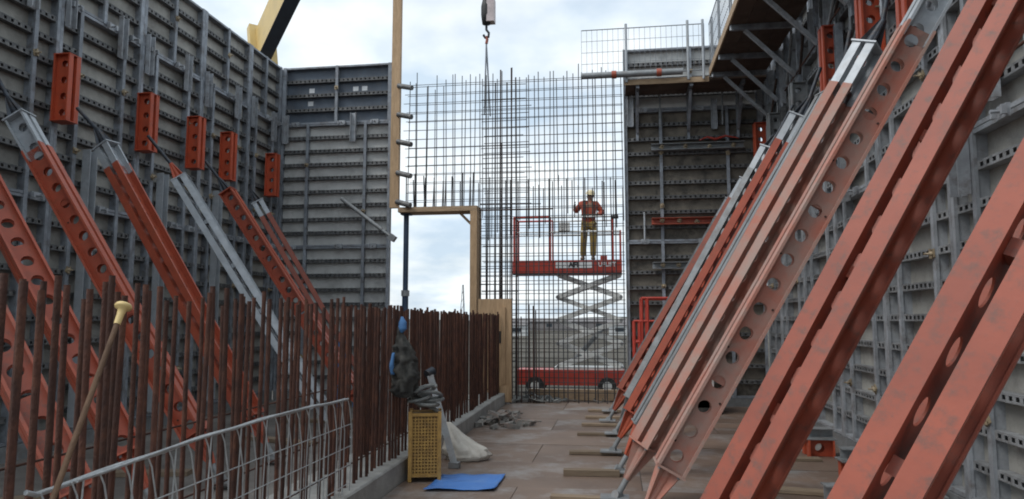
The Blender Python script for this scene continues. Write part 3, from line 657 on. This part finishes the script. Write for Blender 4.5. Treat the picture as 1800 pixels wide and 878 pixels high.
tag(heap('debris_heap', 40, .6, .2, .10, 'rubble', 8, None, (-.6, 15.1, -.02)), 'low strip of rubble behind the long timber beam', 'debris')

# things along the kerb: blue sheet, sack, steel bar, yellow crate, jacket
b = MB(); nx, ny = 16, 16
for i in range(nx + 1):
    for j in range(ny + 1):
        u, v = i / nx, j / ny; x = -1.87 + .68 * u + .02 * v * (1 - u); y = 6.83 + .1 * u + .70 * v
        z = .012 + .012 * noise.noise(Vector((u * 5, v * 4, 1))) + .05 * max(0, (.18 - v)) * (1 + math.sin(u * 7)) + .03 * max(0, u - .85)
        b.v.append((x, y, z + .004))
b.f = [(i * (ny + 1) + j, (i + 1) * (ny + 1) + j, (i + 1) * (ny + 1) + j + 1, i * (ny + 1) + j + 1) for i in range(nx) for j in range(ny)]; b.sm = [True] * len(b.f)
o = b.build('plastic_sheet', 'blue_sheet'); tag(o, 'bright blue plastic sheet lying flat on the floor by the yellow crate', 'sheet')
md = o.modifiers.new('thick', 'SOLIDIFY'); md.thickness = .006; md.offset = 1
def lump(name, m, prof, seed, amp=.05, n=28, squash=(1, 1, 1), freq=5, parent=None, loc=(0, 0, 0), rot=None):
    """closed crumpled body: rings (centre x,y,z, radius x, radius y)"""
    b = MB()
    for i, (cx, cy, cz, rx, ry) in enumerate(prof):
        for k in range(n):
            a = 2 * math.pi * k / n; p = Vector((cx + rx * math.cos(a), cy + ry * math.sin(a), cz))
            f = 1 + amp * 8 * noise.noise(Vector((math.cos(a) * freq * .6, math.sin(a) * freq * .6, cz * freq + seed))) * .5 + amp * 4 * noise.noise(p * freq * 4 + Vector((seed, 0, 0)))
            b.v.append((cx + rx * math.cos(a) * f, cy + ry * math.sin(a) * f, cz))
    q = len(prof); b.f = [(i * n + k, i * n + (k + 1) % n, (i + 1) * n + (k + 1) % n, (i + 1) * n + k) for i in range(q - 1) for k in range(n)] + [tuple(range(n - 1, -1, -1)), tuple(range((q - 1) * n, q * n))]
    b.sm = [True] * len(b.f); return b.build(name, m, parent, loc, rot)
def interp(keys, n):
    outl = []
    for i in range(n):
        t = i / (n - 1) * (len(keys) - 1); a = min(int(t), len(keys) - 2); f = t - a; f = f * f * (3 - 2 * f)
        outl.append(tuple(p + (q - p) * f for p, q in zip(keys[a], keys[a + 1])))
    return outl
sk = lump('sack', 'sack', interp([(.05, 0, .0, .24, .17), (.05, 0, .05, .27, .19), (0, 0, .13, .23, .16), (-.09, .0, .24, .14, .12), (-.15, .0, .34, .08, .08), (-.18, 0, .42, .03, .04)], 18), 4.0, .06, loc=(-1.83, 8.45, .008))
tag(sk, 'crumpled off-white sack slumped on the floor against the concrete kerb', 'sack')
lv = thing('steel_bar', 'grey flat steel bar with a round socket leaning on the starter bars by the sack', 'bar', (-1.82, 7.95, .006))
MB().obar((0, 0, .03), (-.36, .28, .98), .09, .075, (1, .3, .3)).build('bar', 'galv_dull', lv); MB().tube((-.40, .26, 1.0), (-.34, .33, 1.04), .055, n=12).build('socket', 'jack_dark', lv); MB().box(-.06, .06, -.05, .05, 0, .06).build('shoe', 'galv_dull', lv)
cr = thing('yellow_crate', 'upright yellow perforated steel crate standing by the concrete kerb', 'crate', (-2.0, 7.36, .006), (0, 0, R(14)))
cw, cd_, ch = .15, .13, .70
for x in (-cw, cw):
    for y in (-cd_, cd_): MB().box(x - .018, x + .018, y - .018, y + .018, 0.0, ch).build('post', 'yellow_box', cr)
for z in (.06, ch - .03):
    for y in (-cd_, cd_): MB().box(-cw + .018, cw - .018, y - .014, y + .014, z - .014, z + .014).build('rail', 'yellow_box', cr)
    for x in (-cw, cw): MB().box(x - .014, x + .014, -cd_ + .018, cd_ - .018, z - .014, z + .014).build('rail', 'yellow_box', cr)
def perf(wd, h, p=.032, r=.5):
    b = MB(); nx = int(wd / p); nz = int(h / p)
    for i in range(nx + 1): x = -wd / 2 + i * wd / nx; b.box(x - p * .22, x + p * .22, -.003, .003, 0, h)
    for j in range(nz + 1): z = j * h / nz; b.box(-wd / 2, wd / 2, -.0025, .0025, z - p * .22, z + p * .22)
    return b
perf(2 * cw - .04, ch - .12).build('perforated_panel', 'yellow_box', cr, (0, -cd_, .075)); perf(2 * cw - .04, ch - .12).build('perforated_panel', 'yellow_box', cr, (0, cd_, .075))
for s in (-1, 1): perf(2 * cd_ - .04, ch - .12).build('perforated_panel', 'yellow_box', cr, (s * cw, 0, .075), (0, 0, R(90)))
MB().box(-cw + .03, cw - .03, -cd_ + .03, cd_ - .03, .05, ch - .06).build('contents', 'yellow_box_dark', cr); MB().box(-cw + .02, cw - .02, -cd_ + .02, cd_ - .02, ch - .045, ch - .03).build('lid', 'yellow_box_dark', cr)
hs = MB(); rnd = random.Random(2)
for q in range(8):
    c = Vector((rnd.uniform(-.06, .06), rnd.uniform(-.05, .05), .03 + q * .026)); ra = rnd.uniform(.08, .15); tl = rnd.uniform(-.7, .7); ph = rnd.uniform(0, 6)
    hs.path([c + Vector((ra * math.cos(ph + a * .42), ra * .8 * math.sin(ph + a * .42), tl * ra * math.sin(a * .42))) for a in range(16)], .019, 6)
tag(hs.build('hose_coil', 'cloth_grey', None, (-2.0, 7.36, ch + .0)), 'tangled grey hose coil on top of the yellow crate', 'hose')
jk = thing('work_jacket', 'dark crumpled work jacket hung on the starter bars above the yellow crate', 'jacket', (-2.24, 7.25, .85))
lump('body', 'cloth_dark', interp([(0.06, 0, .0, .09, .1), (.05, 0, .06, .125, .15), (.05, 0, .2, .13, .17), (.03, .02, .36, .115, .15), (.02, .0, .52, .08, .10), (-.01, -.0, .64, .035, .045), (-.02, 0, .72, .02, .02)], 30), 2.0, .12, freq=7, parent=jk)
lump('sleeve', 'cloth_dark', interp([(.04, .13, .02, .035, .045), (.05, .14, .12, .045, .05), (.03, .12, .3, .05, .06), (.0, .06, .5, .04, .05)], 14), 6.0, .07, freq=7, parent=jk)
lump('blue_hood', 'cloth_blue', interp([(0, -.0, .66, .02, .02), (0.01, .0, .70, .045, .04), (.01, .01, .77, .04, .035), (0, .02, .83, .012, .012)], 10), 1.0, .05, parent=jk, n=14)
lump('blue_strap', 'cloth_blue', interp([(-.04, -.15, .24, .02, .02), (-.05, -.16, .34, .025, .03), (-.04, -.13, .46, .015, .02)], 8), 1.5, .05, parent=jk, n=10)
MB().obar((.10, -.03, .34), (.11, .045, .42), .02, .03).build('reflective_patch', 'sign_white', jk)

# blue boards and clutter behind the starter bars
for k, (x, y, wd) in enumerate(((-5.35, 13.2, .30), (-5.0, 13.35, .14), (-4.72, 13.3, .12))):
    t = tag(MB().box(-wd / 2, wd / 2, -.03, .03, 0, 1.25).build('blue_board', 'blue_board', None, (x, y, -.028), (R(-6), 0, 0)), ('wide blue board', 'narrow blue board', 'narrowest blue board')[k] + ' leaning at the pale end panel behind the starter bars', 'board', 'blue boards behind the starter bars')
for x, y, a in ((-5.2, 7.2, 12), (-4.6, 9.4, -20), (-5.6, 5.9, 40), (-4.9, 11.3, 8)):
    tag(MB().box(-.6, .6, -.08, .08, 0, .05).build('loose_plank', 'timber_dirty', None, (x, y, -.028), (0, 0, R(a))), 'loose plank on the concrete behind the starter bars, ' + {-5.2: 'under the holed prop', -4.6: 'by the silver prop', -5.6: 'lying most askew', -4.9: 'closest to the blue boards'}[x], 'plank', 'loose planks behind the starter bars')

# ------------------------------------------------------------------ scissor lift with worker
LY = 17.45
lf = thing('scissor_lift', 'tall red scissor lift with raised grey scissor arms behind the reinforcement mesh', 'scissor lift', (-1.17, LY, -.12))
lo = Vector(lf.location)
def lp(*a): return Vector(a) - lo
def lbox(name, m, x0, x1, y0, y1, z0, z1, parent=lf): return MB().box(x0 - lo.x, x1 - lo.x, y0 - lo.y, y1 - lo.y, z0 - lo.z, z1 - lo.z).build(name, m, parent)
dk = lbox('deck', 'lift_red', -2.50, .13, LY - .38, LY + .38, 2.74, 3.06)
lbox('deck_floor', 'galv_dull', -2.48, .11, LY - .36, LY + .36, 3.061, 3.075)
lbox('deck_rail', 'black', -2.49, .12, LY - .40, LY - .381, 2.725, 2.765, dk)
sg = lbox('sign', 'sign_white', -1.45, -.58, LY - .392, LY - .381, 2.88, 3.03)
def text(body, size, m, parent, loc, name='lettering', bold=0.0):
    cu = bpy.data.curves.new('t', 'FONT'); cu.body = body; cu.size = size; cu.extrude = .003; cu.offset = bold; cu.align_x = 'CENTER'; cu.align_y = 'CENTER'
    to = bpy.data.objects.new('t', cu); col.objects.link(to); dg = bpy.context.evaluated_depsgraph_get(); dg.update()
    me = bpy.data.meshes.new_from_object(to.evaluated_get(dg)); bpy.data.objects.remove(to); me.materials.clear(); me.materials.append(M[m])
    return place(me, name, parent, loc, (R(90), 0, 0))
text('AFI', .17, 'black', sg, lp(-1.02, LY - .396, 2.955), bold=.006)
text('UPLIFT', .14, 'sign_white', dk, lp(-.22, LY - .384, 2.955), bold=.004)
lbox('control_box', 'lift_red', -.38, -.22, LY - .36, LY - .22, 3.07, 3.17)
def lrail(p0, p1, m='lift_red', r=.024): return bar_between('guardrail', lp(*p0), lp(*p1), r, m, lf)
for yv in (LY - .36, LY + .36):
    mm = 'lift_red'
    for x, zt in ((-2.46, 4.13), (-1.58, 4.13), (-.08, 4.1), (.10, 3.78)): lrail((x, yv, 3.06), (x, yv, zt), mm, .03 if x < -2 else .024)
    lrail((-2.46, yv, 4.13), (-1.58, yv, 4.13)); lrail((-1.58, yv, 4.12), (-.08, yv, 4.12), 'lift_grey', .02); lrail((-1.58, yv, 3.76), (.10, yv, 3.76), 'lift_grey'); lrail((-2.46, yv, 3.76), (-1.58, yv, 3.76), 'lift_grey', .016)
for x, zt in ((-2.46, 4.13), (.10, 3.76)): lrail((x, LY - .36, zt), (x, LY + .36, zt))
MB().tube(lp(-.12, LY - .36, 4.1), lp(.06, LY - .36, 4.11), .05, n=8).build('rail_grip', 'black', lf)
lbox('control_panel', 'lift_grey', -1.38, -1.1, LY - .44, LY - .33, 3.78, 3.98)
zb, zt, ns = .52, 2.74, 4; xa, xb = -1.42, .10
for i in range(ns):
    z0 = zb + (zt - zb) * i / ns; z1 = zb + (zt - zb) * (i + 1) / ns
    for yv, fl in ((LY - .28, 0), (LY + .28, 0)):
        MB().obar(lp(xa, yv, z0), lp(xb, yv, z1), .05, .11).build('scissor_arm', 'lift_grey', lf); MB().obar(lp(xb, yv + .055, z0), lp(xa, yv + .055, z1), .05, .11).build('scissor_arm', 'lift_grey', lf)
    for x in (xa, xb): MB().tube(lp(x, LY - .34, z0), lp(x, LY + .38, z0), .04, n=8).build('pivot', 'galv_dull', lf)
MB().tube(lp(-1.1, LY, .6), lp(-.25, LY, 1.55), .06, n=8).build('hydraulic_ram', 'galv_dull', lf)
lbox('chassis', 'lift_red', -2.40, .15, LY - .40, LY + .40, .10, .46)
lbox('chassis_tray', 'lift_grey', -1.5, .12, LY - .36, LY + .36, .461, .52)
for x in (-1.95, -.25):
    for yv in (LY - .44, LY + .40):
        o = MB().tube(lp(x, yv, .09), lp(x, yv + .1, .09), .21, n=18).build('wheel', 'tyre', lf); MB().tube(lp(x, yv - .006, .09), lp(x, yv + .106, .09), .11, n=12).build('hub', 'lift_grey', o)

def skin_obj(name, m, pts, edges, radii, parent, sub=2, root=0):
    me = bpy.data.meshes.new(name); me.from_pydata(pts, edges, []); o = place(me, name, parent); me.materials.append(M[m])
    sk_ = o.modifiers.new('skin', 'SKIN'); me.skin_vertices if me.skin_vertices else None
    if not me.skin_vertices:
        bm = bmesh.new(); bm.from_mesh(me); bm.verts.layers.skin.verify(); bm.to_mesh(me); bm.free()
    for i, r in enumerate(radii): me.skin_vertices[0].data[i].radius = r if isinstance(r, tuple) else (r, r)
    me.skin_vertices[0].data[root].use_root = True
    sk_.use_smooth_shade = True; s = o.modifiers.new('sub', 'SUBSURF'); s.levels = sub; s.render_levels = sub
    return o
wp = thing('person', 'worker in orange jacket, ochre trousers and pale helmet standing on the lift, hand on mesh', 'person', (-.66, LY - .05, 3.076))
J = dict(pel=(0, 0, .92), belly=(.0, 0, 1.06), chest=(.015, -.01, 1.28), neck=(.03, -.01, 1.46), head=(.05, -.03, 1.60), top=(.055, -.02, 1.69),
         shl=(-.19, -.01, 1.40), ell=(-.31, -.0, 1.21), hal=(-.33, -.22, 1.30), fl=(-.33, -.27, 1.34),
         shr=(.20, -.01, 1.40), elr=(.34, -.03, 1.16), har=(.20, -.22, 1.10), fr=(.15, -.26, 1.11),
         hipl=(-.10, 0, .88), knl=(-.125, -.02, .48), anl=(-.15, .02, .09), tol=(-.17, -.15, .04), hipr=(.10, 0, .88), knr=(.105, -.02, .48), anr=(.10, .02, .09), tor=(.11, -.15, .04))
def chain(names): return [J[n_] for n_ in names]
nm = list(J); E_ = [('pel', 'belly'), ('belly', 'chest'), ('chest', 'neck'), ('neck', 'head'), ('head', 'top'), ('chest', 'shl'), ('shl', 'ell'), ('ell', 'hal'), ('hal', 'fl'), ('chest', 'shr'), ('shr', 'elr'), ('elr', 'har'), ('har', 'fr'),
     ('pel', 'hipl'), ('hipl', 'knl'), ('knl', 'anl'), ('anl', 'tol'), ('pel', 'hipr'), ('hipr', 'knr'), ('knr', 'anr'), ('anr', 'tor')]
rad = dict(pel=(.14, .11), belly=(.14, .10), chest=(.16, .11), neck=.055, head=(.078, .095), top=(.06, .075), shl=.07, ell=.05, hal=.035, fl=.025, shr=.07, elr=.05, har=.035, fr=.025, hipl=.09, knl=.065, anl=.045, tol=.035, hipr=.09, knr=.065, anr=.045, tor=.035)
skin_obj('body', 'skin', [J[n_] for n_ in nm], [(nm.index(a), nm.index(b_)) for a, b_ in E_], [rad[n_] for n_ in nm], wp)
jn = ['pel', 'belly', 'chest', 'neck', 'shl', 'ell', 'hal', 'shr', 'elr', 'har']
jp = {n_: Vector(J[n_]) for n_ in jn}; jp['pel'] = Vector((0, 0, .76)); jp['neck'] = Vector((.025, -.01, 1.44)); jp['hal'] = jp['ell'].lerp(jp['hal'], .75); jp['har'] = jp['elr'].lerp(jp['har'], .85)
jr = dict(pel=(.185, .145), belly=(.18, .135), chest=(.195, .14), neck=.075, shl=.09, ell=.07, hal=.055, shr=.09, elr=.07, har=.055)
skin_obj('jacket', 'hivis', [jp[n_] for n_ in jn], [(jn.index(a), jn.index(b_)) for a, b_ in [('pel', 'belly'), ('belly', 'chest'), ('chest', 'neck'), ('chest', 'shl'), ('shl', 'ell'), ('ell', 'hal'), ('chest', 'shr'), ('shr', 'elr'), ('elr', 'har')]], [jr[n_] for n_ in jn], wp)
tn = ['pel', 'hipl', 'knl', 'anl', 'hipr', 'knr', 'anr']
skin_obj('trousers', 'trousers', [J[n_] for n_ in tn], [(0, 1), (1, 2), (2, 3), (0, 4), (4, 5), (5, 6)], [(.15, .12), .105, .088, .078, .105, .088, .078], wp)
for s, a, t_ in ((-1, 'anl', 'tol'), (1, 'anr', 'tor')): skin_obj('boot', 'strap', [J[a], Vector(J[a]) + Vector((0, 0, -.03)), J[t_]], [(0, 1), (1, 2)], [.062, .062, .048], wp)
def hand(name, c, d, up, m='strap'):
    """gloved hand: palm and five bent fingers, d = pointing direction, up = back of the hand"""
    c, d, up = Vector(c), Vector(d).normalized(), Vector(up).normalized(); s = d.cross(up).normalized()
    pts = [c - d * .03, c + d * .05]; ed = [(0, 1)]; rr = [.03, .034]
    for q, (o_, l_) in enumerate(((-.03, .055), (-.01, .065), (.01, .062), (.03, .05))):
        k_ = len(pts); pts += [c + d * .07 + s * o_, c + d * (.07 + l_ * .6) + s * o_ * 1.2 - up * .01, c + d * (.07 + l_) + s * o_ * 1.2 - up * .04]; ed += [(1, k_), (k_, k_ + 1), (k_ + 1, k_ + 2)]; rr += [.012, .011, .009]
    k_ = len(pts); pts += [c + d * .01 - s * .04, c + d * .05 - s * .065 - up * .02]; ed += [(0, k_), (k_, k_ + 1)]; rr += [.014, .011]
    return skin_obj(name, m, pts, ed, rr, wp, 1)
hand('glove', J['hal'], (-.05, -.6, .8), (-.9, .2, 0)); hand('glove', J['har'], (-.8, -.45, 0), (0, -.3, .9))
hm = lump('helmet', 'helmet', interp([(0, 0, 0, .125, .15), (0, 0, .012, .116, .138), (0, 0, .05, .108, .128), (0, 0, .085, .085, .10), (0, 0, .105, .04, .05)], 10), 1, 0.0, n=20, parent=wp, loc=(.055, -.03, 1.64), rot=(R(14), R(6), 0))
MB().box(-.07, .07, -.19, -.13, -.004, .008).build('peak', 'helmet', hm)
lump('nose', 'skin', interp([(0, 0, 0, .012, .014), (0, 0, .02, .016, .02), (0, 0, .05, .006, .008)], 5), 1, 0, n=8, parent=wp, loc=(.05, -.125, 1.57))
for s in (-1, 1): MB().lathe([(.003, -.007), (.009, 0), (.003, .007)], 8).build('eye', 'black', wp, (.05 + s * .03, -.118, 1.61)); MB().lathe([(.005, -.02), (.014, 0), (.005, .02)], 8).build('ear', 'skin', wp, (.05 + s * .082, -.03, 1.585))
MB().box(-.025, .025, -.004, .004, -.005, .005).build('mouth', 'strap', wp, (.05, -.122, 1.535)); lump('hair', 'strap', interp([(0, 0, 0, .07, .07), (0, 0, .05, .085, .09), (0, 0, .1, .08, .085)], 6), 2, .02, n=14, parent=wp, loc=(.05, -.005, 1.56))
hs = MB()
for s in (-1, 1): hs.path([(s * .10, -.15, 1.0), (s * .11, -.165, 1.2), (s * .10, -.13, 1.40), (s * .09, -.02, 1.48)], .02, 5)
hs.path([(-.17, -.07, 1.12), (-.09, -.155, 1.11), (.0, -.165, 1.11), (.1, -.155, 1.11), (.18, -.07, 1.12)], .02, 5); hs.build('harness', 'strap', wp)

# small red lift parked at the dark end panel
l2 = thing('small_lift', 'small red access lift with stepped guardrails parked at the dark end panel', 'lift', (1.0, 13.3, 0))
def sbox(name, m, *a, parent=l2): return MB().box(*a).build(name, m, parent)
sbox('chassis', 'lift_red', -.72, .72, -.36, .36, .12, .42); sbox('scissor_pack', 'lift_grey', -.66, .66, -.28, .28, .421, .74); sbox('deck', 'lift_red', -.72, .72, -.36, .36, .741, .83)
sbox('control_box', 'lift_red', -.66, -.38, -.42, -.361, .84, 1.12)
for x in (-.5, .5):
    for y in (-.36, .28): o = MB().tube((x, y, .14), (x, y + .09, .14), .135, n=14).build('wheel', 'tyre', l2)
for y in (-.36, .36):
    for x, zt in ((-.70, 1.62), (-.60, 1.62), (-.56, 2.03), (-.46, 2.03), (.3, 2.03), (.70, 2.03)): bar_between('guardrail', (x, y, .83), (x, y, zt), .024, 'lift_red', l2)
    for x0, x1, z in ((-.70, .70, 1.62), (-.56, .70, 2.03), (-.7, .7, 1.25)): bar_between('guardrail', (x0, y, z), (x1, y, z), .022, 'lift_red', l2)
for x in (-.56, .7): bar_between('guardrail', (x, -.36, 2.03), (x, .36, 2.03), .022, 'lift_red', l2)

# ------------------------------------------------------------------ crane
tip = Vector((-2.97, 16.0, 20.8)); mid = Vector((-16.2, 30.0, 14.25)); ax = (mid - tip).normalized(); base = tip + ax * 46
cn = thing('mobile_crane', 'crane with yellow telescopic boom, shade coloured into its lower face, rising behind the long formwork wall', 'crane', (base.x, base.y, -.3))
co = Vector(cn.location)
def boom_sec(p0, p1, wd, name='boom_section'):
    d = (p1 - p0).normalized(); side = d.cross(Vector((0, 0, 1))).normalized(); up = side.cross(d).normalized()
    if up.z < 0: up = -up
    L = (p1 - p0).length; m4 = Matrix((side, d, up)).transposed().to_4x4(); m4.translation = p0 - co
    o = MB().box(-wd / 2, wd / 2, 0, L, -wd * 1.3, wd * 1.3, m4).build(name, 'boom_yellow', cn)
    MB().box(-wd * .505, wd * .505, 0.01, L - .01, -wd * 1.33, -wd * 1.3005, m4).build('underside_shade', 'boom_shade', o)  # thin dark plate: shade of the lower face put into colour
    return o
mdl = (mid - tip).length
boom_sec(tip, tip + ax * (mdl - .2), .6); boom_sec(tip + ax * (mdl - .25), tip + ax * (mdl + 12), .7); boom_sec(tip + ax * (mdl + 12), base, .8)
d = ax; side = d.cross(Vector((0, 0, 1))).normalized(); up = side.cross(d); m4 = Matrix((side, d, up)).transposed().to_4x4(); m4.translation = mid - co
MB().box(-.6, .6, -.3, .1, -1.0, 1.0, m4).build('boom_collar', 'boom_yellow', cn)
MB().box(-3, 3, -5, 5, .2, 2.2).build('carrier', 'boom_yellow', cn); MB().box(-1.6, 1.6, -2, 2, 2.21, base.z + .5 + .3).build('turret', 'boom_yellow', cn)
hk = thing('crane_hook', 'dark crane hook block hanging on ropes above the reinforcement, with sling chains', 'hook', (-2.97, 16, 8.6))
MB().lathe([(.04, 0), (.10, .02), (.13, .25), (.13, .45), (.08, .68), (.04, .7)], 14).build('block', 'black', hk); MB().box(.02, .2, -.12, .12, .05, .62).build('cheek_plate', 'hook_pale', hk)
MB().path([(0, 0, 0), (0, 0, -.12), (.06, 0, -.2), (.05, 0, -.3), (-.03, 0, -.31), (-.07, 0, -.24)], .03, 8).build('hook', 'jack_dark', hk)
MB().path([(0, 0, -.28), (.02, 0, -.36), (.0, 0, -.46)], .035, 8).build('master_link', 'orange_worn', hk)
for s in (-1, 1): MB().tube((0, 0, -.45), (.03 + s * .06, s * .06, -2.2), .02, n=6).build('sling', 'steel_wire', hk)
for s in (-1, 1): MB().tube((s * .07, 0, .66), (s * .07, 0, 12.2), .012, n=5).build('rope', 'steel_wire', hk)

# ------------------------------------------------------------------ distance: cabins, sheds, mast
def shed(x, y, wd, dp, h, lab, nwin=3, m='cabin', roof='far_roof'):
    t = thing('site_cabin', lab, 'cabin', (x, y, -.3))
    MB().box(-wd / 2, wd / 2, -dp / 2, dp / 2, 0, h).build('wall', m, t)
    b = MB(); b.add([(-wd / 2 - .2, -dp / 2 - .2, h), (wd / 2 + .2, -dp / 2 - .2, h), (wd / 2 + .2, dp / 2 + .2, h), (-wd / 2 - .2, dp / 2 + .2, h), (-wd / 2 - .2, 0, h + .6), (wd / 2 + .2, 0, h + .6)], [(0, 1, 5, 4), (2, 3, 4, 5), (0, 4, 3), (1, 2, 5), (0, 3, 2, 1)]); b.build('roof', roof, t)
    for i in range(nwin):
        xx = (i + .5) / nwin * wd - wd / 2; MB().box(xx - .5, xx + .5, -dp / 2 - .04, -dp / 2 - .005, h * .4, h * .75).build('window', 'window_dark', t)
    return t
shed(-13.5, 84, 6, 4, 1.3, 'pale site cabin far behind the lift chassis')
shed(1.5, 88, 5, 4, 1.3, 'small white site cabin showing behind the scissor arms', 2)
shed(-12, 130, 22, 6, 1.6, 'low grey shed far behind the lift chassis', 5, 'far_roof')
shed(2.0, 150, 9, 6, 1.6, 'pale shed far behind the lift, at the hill foot', 3)
ms = thing('lattice_mast', 'thin distant lattice mast seen through the doorway', 'mast', (-24.0, 110, -.5))
for x, y in ((-.5, -.5), (.5, -.5), (0, .5)): bar_between('leg', (x, y, 0), (x * .15, y * .15, 7.6), .06, 'steel_wire', ms, 5)
for k in range(6): z = k * 1.2; f = 1 - z / 9; bar_between('lacing', (-.5 * f, -.5 * f, z), (.5 * f, -.5 * f, z + 1.0), .04, 'steel_wire', ms, 4)
